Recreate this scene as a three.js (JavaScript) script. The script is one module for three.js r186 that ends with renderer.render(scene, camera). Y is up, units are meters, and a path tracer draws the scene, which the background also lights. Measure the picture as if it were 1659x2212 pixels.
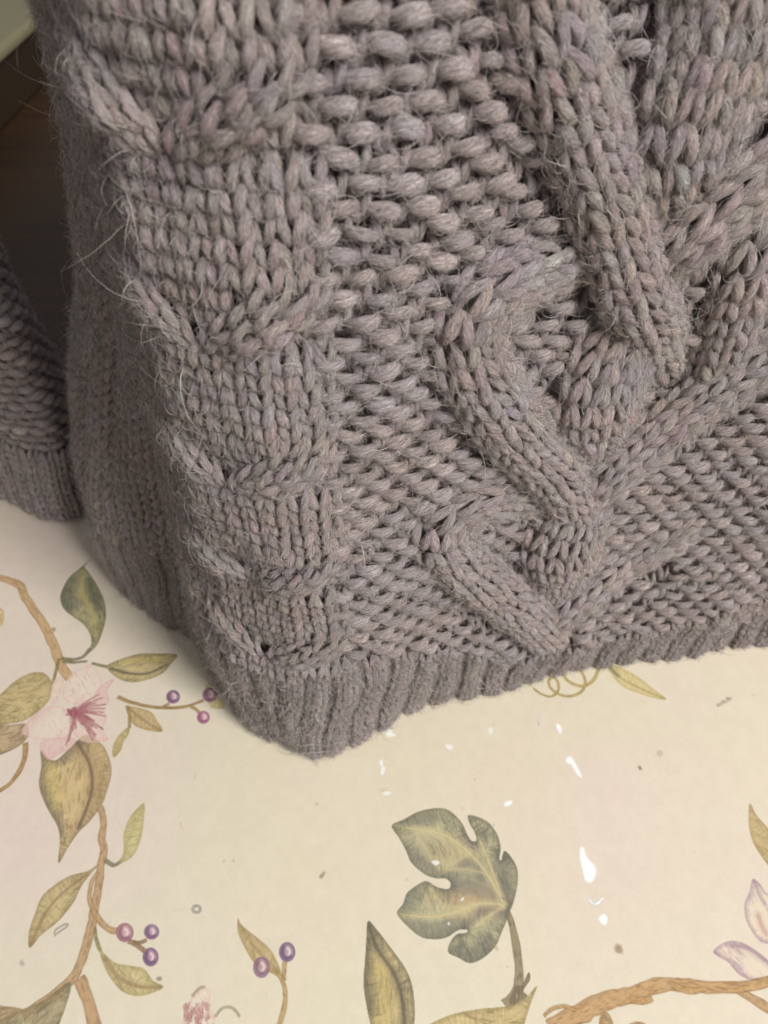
import * as THREE from 'three';
import { RoundedBoxGeometry } from 'three/addons/geometries/RoundedBoxGeometry.js';
import { RectAreaLightUniformsLib } from 'three/addons/lights/RectAreaLightUniformsLib.js';

// ---------------------------------------------------------------- camera, light, exposure
const scene = new THREE.Scene();
const PW = 1659, PH = 2212, FOV = 67, PITCH = 46 * Math.PI / 180, CAM_H = 0.194;      // the photograph, as measured
const camera = new THREE.PerspectiveCamera(FOV, 768 / 1024, 0.01, 20);
camera.position.set(0, CAM_H, 0);
camera.rotation.set(-PITCH, 0, 0);
camera.focus = 0.150; camera.userData.fStop = 30;
scene.add(camera);
scene.background = new THREE.Color(0.29, 0.29, 0.295);                                  // dim room around
RectAreaLightUniformsLib.init();
const LAMP = { x: 0.70, y: 0.92, z: 0.60, size: 0.38, power: 52 };
const renderer = new THREE.WebGLRenderer();
renderer.toneMapping = THREE.LinearToneMapping;
renderer.toneMappingExposure = 0.96;
renderer.shadowMap.enabled = true;

// ---------------------------------------------------------------- helpers
function rng(a) { return () => { a |= 0; a = a + 0x6D2B79F5 | 0; let t = Math.imul(a ^ a >>> 15, 1 | a); t = t + Math.imul(t ^ t >>> 7, 61 | t) ^ t; return ((t ^ t >>> 14) >>> 0) / 4294967296; }; }
const R = rng(20240611);
const rr = (a, b) => a + (b - a) * R();
const gauss = () => (R() + R() + R() + R() - 2) * 1.0;
const clamp = (x, a, b) => Math.max(a, Math.min(b, x));
const sstep = (a, b, x) => { const t = clamp((x - a) / (b - a), 0, 1); return t * t * (3 - 2 * t); };
const lerp = (a, b, t) => a + (b - a) * t;
function hash(i, j) { let h = Math.imul(i, 374761393) + Math.imul(j, 668265263) | 0; h = Math.imul(h ^ h >>> 13, 1274126177); return ((h ^ h >>> 16) >>> 0) / 4294967296; }
function noise(x, y) { const i = Math.floor(x), j = Math.floor(y), u = x - i, v = y - j, a = u * u * (3 - 2 * u), b = v * v * (3 - 2 * v); return lerp(lerp(hash(i, j), hash(i + 1, j), a), lerp(hash(i, j + 1), hash(i + 1, j + 1), a), b) * 2 - 1; }
const V = (x, y, z) => new THREE.Vector3(x, y, z);
function tag(o, label, category, group, kind) { o.userData.label = label; if (category) o.userData.category = category; if (group) o.userData.group = group; if (kind) o.userData.kind = kind; return o; }
function shade(o) { o.traverse((m) => { if (m.isMesh) { m.castShadow = true; m.receiveShadow = true; } }); return o; }

// a pixel of the photograph -> direction; with the ground or the cloth it touches -> a place
const FPX = PH / 2 / Math.tan(FOV / 2 * Math.PI / 180);
const FW = V(0, -Math.sin(PITCH), -Math.cos(PITCH)), UP = V(0, Math.cos(PITCH), -Math.sin(PITCH));
const rayOf = (x, y) => FW.clone().multiplyScalar(FPX).add(V(x - PW / 2, 0, 0)).addScaledVector(UP, -(y - PH / 2)).normalize();
const ground = (x, y) => { const d = rayOf(x, y), t = -CAM_H / d.y; return [d.x * t, d.z * t]; };

// ---------------------------------------------------------------- table, printed board
function canvas(w, h) { const c = document.createElement('canvas'); c.width = w; c.height = h; return c; }
function texture(c, srgb = true) { const t = new THREE.CanvasTexture(c); if (srgb) t.colorSpace = THREE.SRGBColorSpace; t.wrapS = t.wrapT = THREE.RepeatWrapping; t.anisotropy = 8; return t; }

const BX0 = -0.2, BX1 = 0.2, BZ0 = -0.232, BZ1 = 0.048, PXM = 2048 / 0.4;                // board in metres, canvas pixels per metre
const CW = 2048, CH = Math.round((BZ1 - BZ0) * PXM);
function printCanvas() {
  const c = canvas(CW, CH), g = c.getContext('2d'), q = rng(77), qr = (a, b) => a + (b - a) * q();
  // paper: cream with faint blotches of the print
  const im = g.createImageData(CW, CH);
  for (let y = 0; y < CH; y++) for (let x = 0; x < CW; x++) {
    const a = noise(x / 260, y / 260) * 0.6 + noise(x / 90 + 9, y / 90) * 0.3, b = noise(x / 330 + 40, y / 330 + 7) * 0.7 + noise(x / 120, y / 120 + 30) * 0.3;
    const f = noise(x / 3.1, y / 3.1) * 1.6 + noise(x / 11, y / 13) * 2.0 + (hash(x, y) - 0.5) * 3;
    const k = (y * CW + x) * 4;
    im.data[k] = 219 + a * 2 + f; im.data[k + 1] = 208.5 - a * 2.5 - Math.max(0, b) * 5 + f; im.data[k + 2] = 188 + b * 4 + a * 3 + f; im.data[k + 3] = 255;
  }
  g.putImageData(im, 0, 0);
  const at = (T, [x, y]) => { const p = ground(x * T[0] + T[1], y * T[0] + T[2]); return [(p[0] - BX0) * PXM, (p[1] - BZ0) * PXM]; };
  const rgb = (k, a = 1) => `rgba(${k[0] | 0},${k[1] | 0},${k[2] | 0},${a})`;
  function smooth(pts, closed) {                                                        // Catmull-Rom in print space
    const o = [], n = pts.length, P = (i) => pts[closed ? (i + n) % n : clamp(i, 0, n - 1)];
    for (let i = 0; i < (closed ? n : n - 1); i++) for (let j = 0; j < 8; j++) {
      const t = j / 8, [a, b, e, d] = [P(i - 1), P(i), P(i + 1), P(i + 2)];
      o.push([0, 1].map((m) => 0.5 * (2 * b[m] + (e[m] - a[m]) * t + (2 * a[m] - 5 * b[m] + 4 * e[m] - d[m]) * t * t + (3 * b[m] - a[m] - 3 * e[m] + d[m]) * t * t * t)));
    }
    if (!closed) o.push(pts[n - 1]);
    return o;
  }
  const path = (pts, closed) => { g.beginPath(); pts.forEach((p, i) => (i ? g.lineTo(...p) : g.moveTo(...p))); if (closed) g.closePath(); };
  const map = (T, list) => list.map((p) => at(T, p));
  // a painted shape: wash, pencil hatching in two tones, darker rim
  function shape(T, list, o) {
    const pts = o.sharp ? map(T, list) : smooth(map(T, list), true);
    let x0 = 1e9, x1 = -1e9, y0 = 1e9, y1 = -1e9;
    for (const [x, y] of pts) { x0 = Math.min(x0, x); x1 = Math.max(x1, x); y0 = Math.min(y0, y); y1 = Math.max(y1, y); }
    g.save(); path(pts, true); g.fillStyle = rgb(o.c, (o.a ?? 0.9) * 0.72); g.fill(); g.clip();
    const area = (x1 - x0) * (y1 - y0), dir = o.dir ?? 0.9;
    for (const [tone, amount, w] of o.tones ?? []) for (let i = 0; i < area * amount / 60; i++) {
      const x = qr(x0, x1), y = qr(y0, y1);
      if (noise(x / 22 + tone[0], y / 22 + tone[2]) < qr(-0.5, 0.6)) continue;
      const L = qr(5, 17), an = dir + qr(-0.35, 0.35);
      g.strokeStyle = rgb(tone, qr(0.08, 0.3)); g.lineWidth = qr(0.8, w ?? 2.2);
      g.beginPath(); g.moveTo(x, y); g.lineTo(x + Math.cos(an) * L, y + Math.sin(an) * L); g.stroke();
    }
    for (let i = 0; i < (o.plain || o.hatch === 0 ? 0 : area / (o.hatch === 1 ? 44 : 16)); i++) {                                                 // fine etched lines
      const x = qr(x0, x1), y = qr(y0, y1), L = qr(4, 13), an = dir + 0.15 + 0.5 * noise(x / 40, y / 40 + 3) + qr(-0.1, 0.1), d = noise(x / 17 + 7, y / 17) + 0.4 * noise(x / 6, y / 6) > 0.02;
      g.strokeStyle = rgb(d ? (o.rim ?? [110, 100, 76]) : [224, 208, 160], d ? qr(0.12, 0.42) : qr(0.08, 0.3)); g.lineWidth = qr(0.7, 1.5); g.beginPath(); g.moveTo(x, y); g.lineTo(x + Math.cos(an) * L, y + Math.sin(an) * L); g.stroke();
    }
    for (const [tone, list2, w, al] of o.marks ?? []) { path(smooth(map(T, list2), false)); for (const [f, b] of [[1.5, 0.3], [1, 0.35], [0.55, 0.35]]) { g.strokeStyle = rgb(tone, (al ?? 0.6) * b * 0.85); g.lineWidth = w * f; g.lineCap = 'round'; g.stroke(); } }
    if (!o.plain) {
      for (const [tone, list2, w, al] of o.marks ?? []) if (w < 10) { const v = smooth(map(T, list2), false); for (const [dx, c2, a2] of [[-1.6, tone.map((k) => k * 0.62), 0.5], [1.6, tone.map((k) => k * 0.62), 0.4], [0, tone, 0.9]]) { path(v.map(([x, y]) => [x + dx, y - dx * 0.6]), false); g.strokeStyle = rgb(c2, (al ?? 0.6) * a2); g.lineWidth = dx ? 0.9 : Math.min(2.6, w * 0.4); g.stroke(); } }
      for (let i = 0; i < pts.length; i++) for (let k = 0; k < (o.hatch ?? 3); k++) { const [x, y] = pts[i], b = pts[(i + 1) % pts.length], l = Math.hypot(b[0] - x, b[1] - y) || 1, L = qr(5, 20) * (o.a === undefined || o.a > 0.7 ? 1 : 0.4), an = Math.atan2(b[1] - y, b[0] - x) + (q() < 0.5 ? 1 : -1) * qr(1.2, 1.8), u = q() * l; g.strokeStyle = rgb(o.rim ?? [110, 100, 76], qr(0.08, 0.3)); g.lineWidth = qr(0.7, 1.3); g.beginPath(); g.moveTo(lerp(x, b[0], u / l), lerp(y, b[1], u / l)); g.lineTo(x + Math.cos(an) * L, y + Math.sin(an) * L); g.stroke(); }
    }
    for (const w of [9, 5, 2.5]) { path(pts, true); g.strokeStyle = rgb(o.rim ?? o.c.map((v) => v * 0.7), (o.rimA ?? 0.5) * 0.24); g.lineWidth = w; g.stroke(); }
    g.restore();
  }
  function stroke(T, list, w0, w1, col, al = 0.8) {
    w0 *= w0 > 5 ? 0.6 : 0.85; w1 *= w1 > 5 ? 0.6 : 0.85;                                    // a stem that changes width, with darker side and grain
    const pts = smooth(map(T, list), false), n = pts.length;
    const side = (i) => { const a = pts[Math.max(0, i - 1)], b = pts[Math.min(n - 1, i + 1)], l = Math.hypot(b[0] - a[0], b[1] - a[1]) || 1; return [-(b[1] - a[1]) / l, (b[0] - a[0]) / l]; };
    const edge = (k) => pts.map((p, i) => { const s = side(i), w = lerp(w0, w1, i / (n - 1)) * 0.5 * (1 + 0.16 * noise(i * 0.35 + w0, k * 5)); return [p[0] + s[0] * w * k, p[1] + s[1] * w * k]; });
    path([...edge(1), ...edge(-1).reverse()], true); g.fillStyle = rgb(col, al); g.fill();
    for (let i = 0; i < n * w0 * 0.4; i++) {
      const j = Math.floor(q() * (n - 2)), s = side(j), w = lerp(w0, w1, j / n), k = qr(-0.48, 0.48), m = q() < 0.5 ? 0.72 : 1.14;
      g.strokeStyle = rgb(col.map((v) => v * m), qr(0.15, 0.4)); g.lineWidth = qr(0.8, 1.8);
      g.beginPath(); g.moveTo(pts[j][0] + s[0] * w * k, pts[j][1] + s[1] * w * k); const e = pts[Math.min(n - 1, j + 2)]; g.lineTo(e[0] + s[0] * w * k, e[1] + s[1] * w * k); g.stroke();
    }
    for (const k of [1, -1]) { path(edge(k * 0.94), false); g.strokeStyle = rgb(col.map((v) => v * 0.68), 0.35); g.lineWidth = 1.6; g.stroke(); }
  }
  function berry(T, x, y, rx, ry, col) {
    col = col.map((v) => v + (225 - v) * 0.1);
    const list = []; for (let i = 0; i < 12; i++) list.push([x + Math.cos(i / 6 * Math.PI) * rx, y + Math.sin(i / 6 * Math.PI) * ry]);
    shape(T, list, { c: col, hatch: 0, rim: col.map((v) => v * 0.66), rimA: 0.8, tones: [[col.map((v) => v * 0.7), 2, 2], [[226, 196, 205], 0.8, 2]], marks: [[[238, 216, 208], [[x + rx * 0.1, y - ry * 0.4], [x + rx * 0.35, y - ry * 0.05], [x + rx * 0.2, y + ry * 0.2]], 5, 0.75], [col.map((v) => v * 0.65), [[x - rx * 0.4, y - ry * 0.5], [x - rx * 0.55, y + ry * 0.1], [x - rx * 0.1, y + ry * 0.6], [x + rx * 0.45, y + ry * 0.45]], 3, 0.5]] });
  }
  const OL = [160, 142, 88], TAN = [192, 158, 112], GR = [132, 128, 92], DK = [88, 88, 78], YE = [202, 184, 118], BR = [150, 120, 92], PU = [130, 84, 124], MA = [160, 92, 128], PK = [214, 166, 160];
  const leafTones = [[DK, 1.1], [YE, 1.2], [BR, 0.5]];
  let T = [0.31415, 0, 1152];                                                           // upper left spray
  stroke(T, [[-60, 290], [0, 305], [130, 355], [180, 450], [280, 600], [350, 730], [400, 860], [430, 930], [480, 1000]], 20, 22, TAN);
  stroke(T, [[340, 690], [375, 650]], 16, 8, TAN); stroke(T, [[90, 330], [135, 340]], 16, 9, TAN);
  stroke(T, [[405, 860], [385, 950], [362, 1040]], 7, 4, [150, 130, 84]);
  stroke(T, [[420, 860], [500, 868], [570, 850], [620, 790]], 5, 9, GR);
  shape(T, [[625, 178], [560, 232], [480, 300], [432, 380], [415, 450], [440, 520], [500, 572], [570, 622], [618, 690], [628, 760], [600, 830], [664, 772], [702, 682], [728, 572], [715, 460], [668, 360], [612, 272], [582, 228]],
    { c: [150, 140, 92], tones: [[[84, 90, 80], 1.8], [[184, 172, 108], 1.3]], rim: [92, 92, 70], marks: [[[196, 184, 122], [[590, 240], [560, 330], [580, 450], [640, 560], [660, 700]], 8, 0.7], [[74, 82, 78], [[480, 330], [450, 430], [480, 500]], 26, 0.55], [[74, 84, 78], [[610, 320], [650, 430], [680, 520]], 12, 0.5]] });
  stroke(T, [[430, 880], [510, 888], [600, 880]], 8, 3, GR); stroke(T, [[630, 895], [740, 920]], 4, 7, GR);
  shape(T, [[735, 915], [820, 870], [950, 832], [1080, 828], [1215, 835], [1180, 892], [1120, 960], [1020, 1005], [900, 1025], [800, 990]], { c: [176, 154, 94], dir: -0.2, tones: leafTones, rim: [104, 96, 62], marks: [[DK, [[760, 930], [900, 965], [1030, 960], [1150, 900]], 5, 0.55], [YE, [[850, 880], [1000, 870], [1130, 860]], 9, 0.6]] });
  shape(T, [[-60, 1150], [0, 1110], [100, 1020], [200, 965], [290, 958], [342, 1000], [360, 1060], [340, 1140], [270, 1220], [160, 1290], [60, 1312], [0, 1332], [-60, 1345]], { c: [192, 170, 104], dir: -0.6, tones: [[[104, 100, 78], 0.8], [YE, 1.2], [[176, 140, 110], 0.8]], rim: [116, 104, 70] });
  shape(T, [[-60, 1360], [150, 1310], [190, 1330], [192, 1400], [120, 1470], [0, 1525], [-60, 1540]], { c: [176, 146, 104], dir: -0.6, tones: [[[100, 92, 76], 1.2], [TAN, 0.8]], rim: [108, 92, 70] });
  stroke(T, [[175, 1440], [170, 1540], [130, 1640], [60, 1730], [-40, 1790]], 12, 8, [168, 134, 86]);
  const petal = { c: [228, 214, 194], a: 0.85, hatch: 1, rim: [206, 150, 150], rimA: 0.35, tones: [[[220, 178, 172], 0.7], [[238, 226, 200], 1]] };
  T = [0.31415, 0, 1590.9];                                                             // big bud and lower spray
  shape(T, [[280, 95], [330, 150], [385, 165], [450, 110], [525, 35], [600, -10], [700, 55], [750, 150], [766, 250], [740, 360], [700, 470], [620, 580], [540, 660], [470, 760], [402, 872], [412, 720], [396, 620], [340, 520], [288, 410], [268, 320], [285, 200]],
    { c: [196, 166, 104], dir: 1.4, tones: [[[128, 112, 80], 0.7], [YE, 1.2], [[176, 138, 104], 1.3]], rim: [104, 96, 76], marks: [[[150, 122, 96], [[540, 30], [640, 180], [660, 350], [610, 520], [540, 650]], 22, 0.55], [[110, 92, 78], [[530, 40], [615, 190], [632, 350], [600, 480], [540, 630]], 4, 0.6], [[100, 98, 84], [[385, 165], [460, 140], [530, 50]], 16, 0.5], [[98, 96, 84], [[290, 130], [290, 300], [350, 500], [410, 640]], 12, 0.5], [[208, 186, 116], [[350, 200], [360, 330], [400, 450]], 16, 0.55]] });
  stroke(T, [[688, 480], [712, 590], [700, 700], [715, 780], [695, 880], [682, 1000], [655, 1150], [632, 1280], [602, 1400], [560, 1540], [500, 1660], [400, 1760], [250, 1870], [160, 1940]], 13, 20, [180, 146, 108]);
  stroke(T, [[545, 1660], [600, 1800], [650, 1990], [690, 2150]], 20, 22, [180, 144, 106]);
  stroke(T, [[680, 930], [632, 1000], [616, 1120], [660, 1230], [740, 1320], [805, 1342]], 7, 11, [184, 150, 108]);
  stroke(T, [[718, 850], [780, 886], [835, 858]], 5, 6, GR);
  shape(T, [[815, 868], [850, 800], [850, 680], [880, 580], [930, 510], [992, 462], [986, 600], [970, 700], [930, 800], [880, 850]], { c: [196, 184, 120], dir: -1.2, tones: [[GR, 0.6], [YE, 1.2]], rim: [150, 140, 92] });
  shape(T, [[680, 878], [600, 928], [480, 960], [380, 1020], [290, 1100], [240, 1220], [198, 1350], [204, 1455], [280, 1370], [400, 1270], [500, 1150], [560, 1030], [620, 950]], { c: [182, 162, 104], dir: -0.9, tones: [[[126, 106, 80], 1.3], [YE, 1]], rim: [128, 112, 78], marks: [[BR, [[600, 950], [440, 1070], [310, 1220], [215, 1430]], 4, 0.5]] });
  stroke(T, [[650, 1310], [662, 1400], [690, 1475]], 3, 6, [150, 140, 96]);
  shape(T, [[672, 1440], [720, 1500], [800, 1560], [900, 1580], [990, 1600], [1050, 1680], [1122, 1724], [1030, 1770], [940, 1786], [850, 1760], [780, 1690], [720, 1590]], { c: [194, 174, 116], dir: 0.5, tones: [[[118, 110, 88], 0.9], [YE, 1], [TAN, 0.8]], rim: [140, 126, 84], marks: [[BR, [[720, 1520], [820, 1660], [960, 1720], [1100, 1726]], 3.5, 0.5]] });
  berry(T, 858, 1350, 60, 66, [176, 110, 128]); berry(T, 1042, 1345, 52, 52, [140, 98, 140]); berry(T, 1035, 1518, 54, 64, [126, 84, 130]);
  stroke(T, [[880, 1410], [950, 1422], [1010, 1400]], 5, 4, BR); stroke(T, [[910, 1418], [960, 1450], [1002, 1482]], 5, 5, BR);
  shape(T, [[-60, 1990], [0, 1945], [150, 1880], [300, 1820], [400, 1740], [485, 1690], [470, 1800], [400, 2000], [380, 2060], [-60, 2080]], { c: [150, 136, 98], dir: -0.6, tones: [[DK, 1.4], [YE, 0.7]], rim: [110, 100, 78] });
  shape(T, [[-60, 1855], [40, 1858], [120, 1868], [182, 1892], [100, 1920], [-60, 1990]], { c: [176, 148, 106], dir: -0.3, tones: [[BR, 1]], rim: [128, 108, 80] });
  shape(T, [[1240, 2000], [1280, 1880], [1330, 1770], [1400, 1722], [1450, 1760], [1440, 1860], [1480, 1930], [1440, 2040], [1240, 2040]], { ...petal, a: 0.35 });
  for (let i = 0; i < 34; i++) { const x = qr(1262, 1440), y = qr(1820, 1990); stroke(T, [[x, y], [x + qr(-20, 20), y + qr(20, 70)]], 4.5, 2, [216, 160, 156], 0.13); }
  stroke(T, [[1480, 1930], [1530, 1870], [1600, 1870], [1650, 1930]], 2.5, 2, [176, 164, 138], 0.5); stroke(T, [[1320, 1790], [1370, 1735], [1410, 1722]], 2.5, 2, [178, 160, 132], 0.5);
  T = [0.31415, 0, 1152];                                                               // blossom over the bud
  shape(T, [[372, 1010], [342, 1130], [372, 1178], [420, 1085], [432, 1000]], petal);
  shape(T, [[560, 925], [612, 902], [680, 960], [700, 1050], [640, 1140], [540, 1182], [450, 1150], [432, 1080], [480, 980]], petal);
  shape(T, [[640, 1140], [700, 1040], [792, 1000], [740, 1080], [750, 1160], [690, 1190]], { ...petal, c: [222, 190, 182] });
  shape(T, [[560, 1428], [640, 1442], [742, 1420], [705, 1350], [735, 1270], [690, 1190], [600, 1180], [520, 1260], [500, 1360]], { ...petal, c: [226, 200, 186] });
  shape(T, [[148, 1362], [220, 1262], [340, 1190], [440, 1200], [492, 1270], [492, 1360], [430, 1422], [300, 1425], [200, 1402]], { ...petal, marks: [[[206, 150, 152], [[150, 1362], [220, 1270], [300, 1215]], 22, 0.3]] });
  shape(T, [[288, 1430], [420, 1402], [522, 1418], [480, 1482], [400, 1522], [340, 1562], [282, 1500]], { ...petal, c: [220, 188, 182] });
  for (let i = 0; i < 30; i++) { const a = qr(-0.75, 1.75), l = qr(90, 240); stroke(T, [[500 + qr(-16, 16), 1236 + qr(-16, 16)], [505 + Math.cos(a) * l * 0.5, 1236 + Math.sin(a) * l * 0.5], [505 + Math.cos(a + 0.08) * l, 1240 + Math.sin(a + 0.08) * l]], 4, 1.2, [208, 140, 144], qr(0.12, 0.34)); }
  for (let i = 0; i < 26; i++) { const a = qr(0, 6.28), l = qr(10, 60); stroke(T, [[505, 1236], [505 + Math.cos(a) * l, 1236 + Math.sin(a) * l]], 5, 2, [192, 112, 124], 0.2); }
  stroke(T, [[808, 1125], [900, 1162], [1060, 1196], [1250, 1196], [1400, 1150]], 8, 6, [160, 130, 84]); stroke(T, [[1310, 1192], [1345, 1210], [1372, 1236]], 4, 4, [168, 138, 92]); stroke(T, [[1120, 1195], [1165, 1170]], 4, 4, [168, 138, 92]);
  shape(T, [[1438, 1180], [1470, 1205], [1545, 1202], [1530, 1150], [1480, 1090], [1440, 1030], [1410, 1060]], { c: [214, 196, 140], a: 0.8, tones: [[YE, 0.8]], rim: [180, 164, 108] });
  shape(T, [[880, 1190], [960, 1202], [1040, 1232], [1080, 1290], [1117, 1362], [1020, 1356], [940, 1330], [900, 1290], [872, 1222]], { c: [196, 170, 116], dir: 0.8, tones: [[BR, 0.8], [YE, 1]], rim: [150, 126, 80], marks: [[BR, [[880, 1200], [980, 1280], [1105, 1358]], 3, 0.5]] });
  stroke(T, [[870, 1185], [890, 1250], [890, 1340]], 4, 6, [170, 142, 96]);
  shape(T, [[892, 1335], [880, 1390], [850, 1430], [830, 1492], [782, 1542], [774, 1482], [802, 1410], [856, 1352]], { c: [190, 172, 112], dir: 2.2, tones: [[GR, 0.5], [YE, 1]], rim: [150, 132, 84] });
  berry(T, 1190, 1125, 47, 46, [128, 82, 126]); berry(T, 1443, 1112, 50, 50, [148, 88, 124]); berry(T, 1398, 1266, 44, 44, [172, 92, 132]);
  stroke(T, [[-30, 520], [10, 545], [0, 640]], 12, 10, [208, 184, 124], 0.7);
  T = [0.26454, 329.2, 1865.2];                                                         // small sprig
  stroke(T, [[1082, 800], [1070, 920], [1078, 960]], 7, 8, [182, 152, 104]); stroke(T, [[955, 860], [1040, 922], [1080, 1020], [1082, 1150], [1040, 1311], [1000, 1420]], 6, 9, [182, 152, 104]);
  shape(T, [[700, 450], [694, 520], [712, 600], [760, 700], [820, 800], [900, 868], [1045, 905], [1000, 770], [940, 680], [860, 612], [770, 542], [715, 490]], { c: [192, 168, 114], dir: 0.9, tones: [[BR, 0.7], [YE, 1], [TAN, 0.8]], rim: [146, 126, 84], marks: [[BR, [[705, 470], [800, 640], [1030, 890]], 3, 0.4]] });
  berry(T, 890, 850, 68, 86, [158, 112, 142]); berry(T, 1100, 725, 66, 80, [122, 90, 132]);
  T = [0.29762, 713.2, 1673.2];                                                         // lobed leaf and blade
  stroke(T, [[1250, 900], [1280, 980], [1322, 1100], [1360, 1300], [1372, 1480], [1345, 1600], [1270, 1680]], 9, 20, [138, 126, 98]);
  shape(T, [[448, 372], [530, 330], [640, 272], [760, 246], [850, 256], [920, 310], [965, 370], [992, 432], [1026, 484], [1064, 478], [1050, 420], [1015, 360], [1002, 298], [1080, 312], [1160, 360], [1218, 450], [1236, 540], [1226, 610], [1244, 626], [1252, 590], [1268, 556], [1312, 600], [1356, 680], [1360, 790], [1332, 920], [1300, 1002], [1270, 1090], [1250, 1130], [1210, 1230], [1150, 1300], [1070, 1356], [1000, 1366], [930, 1330], [858, 1290], [872, 1220], [920, 1162], [985, 1152], [996, 1128], [930, 1130], [850, 1180], [770, 1196], [660, 1180], [560, 1100], [486, 1008], [530, 940], [560, 860], [640, 800], [700, 776], [780, 820], [858, 832], [874, 790], [840, 756], [760, 752], [680, 720], [590, 640], [550, 550], [500, 460]],
    { c: [160, 154, 118], a: 1, dir: 1.3, tones: [[[104, 106, 92], 1.7], [[206, 192, 146], 1.6], [[146, 150, 110], 1.2]], rim: [96, 97, 84], rimA: 0.7, marks: [
      [[84, 86, 86], [[470, 385], [600, 340], [720, 310]], 20, 0.5], [[84, 86, 88], [[560, 540], [640, 610], [740, 690]], 16, 0.45], [[80, 82, 88], [[880, 800], [1050, 830], [1220, 920]], 30, 0.5], [[80, 82, 86], [[600, 860], [560, 950], [600, 1060], [720, 1130], [900, 1080]], 22, 0.4], [[84, 84, 92], [[940, 1270], [1040, 1300], [1120, 1240]], 22, 0.45], [[84, 84, 92], [[1000, 480], [1060, 490], [1090, 440]], 18, 0.5], [[80, 82, 86], [[1270, 600], [1250, 720], [1280, 960]], 24, 0.5], [[80, 82, 88], [[960, 650], [1040, 640], [1100, 720]], 14, 0.5], [[82, 82, 92], [[980, 1120], [1100, 1000], [1210, 970]], 12, 0.4],
      [[206, 170, 130], [[800, 600], [900, 560], [1000, 540]], 34, 0.3], [[206, 168, 130], [[960, 960], [1060, 920], [1220, 930]], 28, 0.35], [[206, 172, 130], [[720, 880], [860, 880], [1040, 920]], 14, 0.35],
      [[208, 194, 148], [[1255, 940], [1150, 740], [1000, 560], [800, 430], [460, 376]], 8, 0.75], [[208, 194, 148], [[1255, 945], [1080, 940], [900, 1005], [700, 1035], [495, 1008]], 8, 0.75], [[206, 192, 148], [[1255, 960], [1120, 1050], [1000, 1150], [880, 1240]], 7, 0.6], [[206, 192, 148], [[1250, 930], [1200, 760], [1120, 560], [1020, 320]], 7, 0.65], [[206, 192, 148], [[1130, 720], [980, 690], [800, 690]], 5, 0.5], [[206, 192, 148], [[1000, 580], [900, 640], [800, 680]], 5, 0.5]] });
  shape(T, [[275, 1066], [340, 1130], [440, 1260], [540, 1400], [590, 1520], [612, 1680], [606, 1830], [560, 1960], [340, 1960], [292, 1810], [252, 1600], [244, 1490], [254, 1350], [264, 1200]], { c: [166, 146, 94], dir: 1.35, tones: [[[92, 88, 74], 1.1], [YE, 1]], rim: [92, 88, 74], rimA: 0.8, marks: [[[90, 84, 78], [[285, 1100], [340, 1260], [460, 1440], [520, 1620], [540, 1830]], 9, 0.6], [[206, 182, 116], [[340, 1420], [380, 1560], [400, 1760]], 26, 0.6], [[92, 88, 80], [[270, 1250], [270, 1480], [290, 1700]], 14, 0.5]] });
  shape(T, [[700, 1850], [760, 1795], [900, 1740], [1100, 1702], [1300, 1682], [1420, 1622], [1500, 1538], [1462, 1640], [1440, 1710], [1405, 1830], [1380, 1960], [700, 1960]], { c: [192, 166, 104], dir: -0.3, tones: [[BR, 0.8], [YE, 1.1], [[104, 98, 76], 0.5]], rim: [116, 104, 70] });
  shape(T, [[1300, 1650], [1350, 1540], [1392, 1530], [1440, 1438], [1450, 1490], [1402, 1570], [1430, 1610], [1340, 1670]], { c: [138, 124, 96], dir: 1.3, tones: [[DK, 1], [TAN, 0.6]], rim: [100, 92, 74] });
  T = [0.30554, 1152, 1371.5];                                                          // tendril and leaf at the hem
  stroke(T, [[0, 378], [60, 420], [130, 435], [176, 392], [172, 332], [140, 300], [110, 322], [120, 372], [180, 420], [260, 434], [340, 402], [368, 332], [340, 260], [290, 216], [230, 216], [202, 250], [232, 312], [290, 350], [362, 362], [430, 312], [462, 230], [468, 190]], 3, 7, [184, 160, 98]);
  shape(T, [[498, 178], [560, 210], [660, 250], [760, 312], [850, 382], [942, 456], [850, 446], [740, 412], [640, 370], [560, 290]], { c: [208, 190, 128], dir: 0.6, tones: [[GR, 0.4], [YE, 1.2], [TAN, 0.4]], rim: [164, 148, 92], marks: [[[150, 138, 92], [[500, 180], [600, 290], [740, 370], [930, 452]], 3, 0.5], [DK, [[505, 185], [550, 240], [600, 290]], 6, 0.4]] });
  
  T = [0.30554, 1152, 1700.7];                                                          // right edge: leaf, petals, branch
  shape(T, [[1530, 118], [1580, 200], [1660, 292], [1720, 380], [1720, 620], [1655, 545], [1600, 470], [1550, 380], [1524, 260]], { c: [190, 164, 108], dir: 1, tones: [[BR, 0.7], [YE, 1]], rim: [140, 122, 84] });
  const lil = { c: [222, 204, 186], a: 0.6, rim: [158, 130, 142], rimA: 0.9, tones: [[[178, 152, 158], 0.6]] };
  shape(T, [[1550, 650], [1600, 680], [1640, 740], [1700, 800], [1720, 1110], [1660, 1108], [1600, 1088], [1540, 1010], [1500, 920], [1496, 820], [1530, 740]], { ...lil, marks: [[[160, 134, 144], [[1560, 660], [1600, 760], [1640, 830]], 5, 0.45], [[176, 140, 130], [[1590, 900], [1620, 990], [1650, 1040]], 8, 0.4]] });
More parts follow.
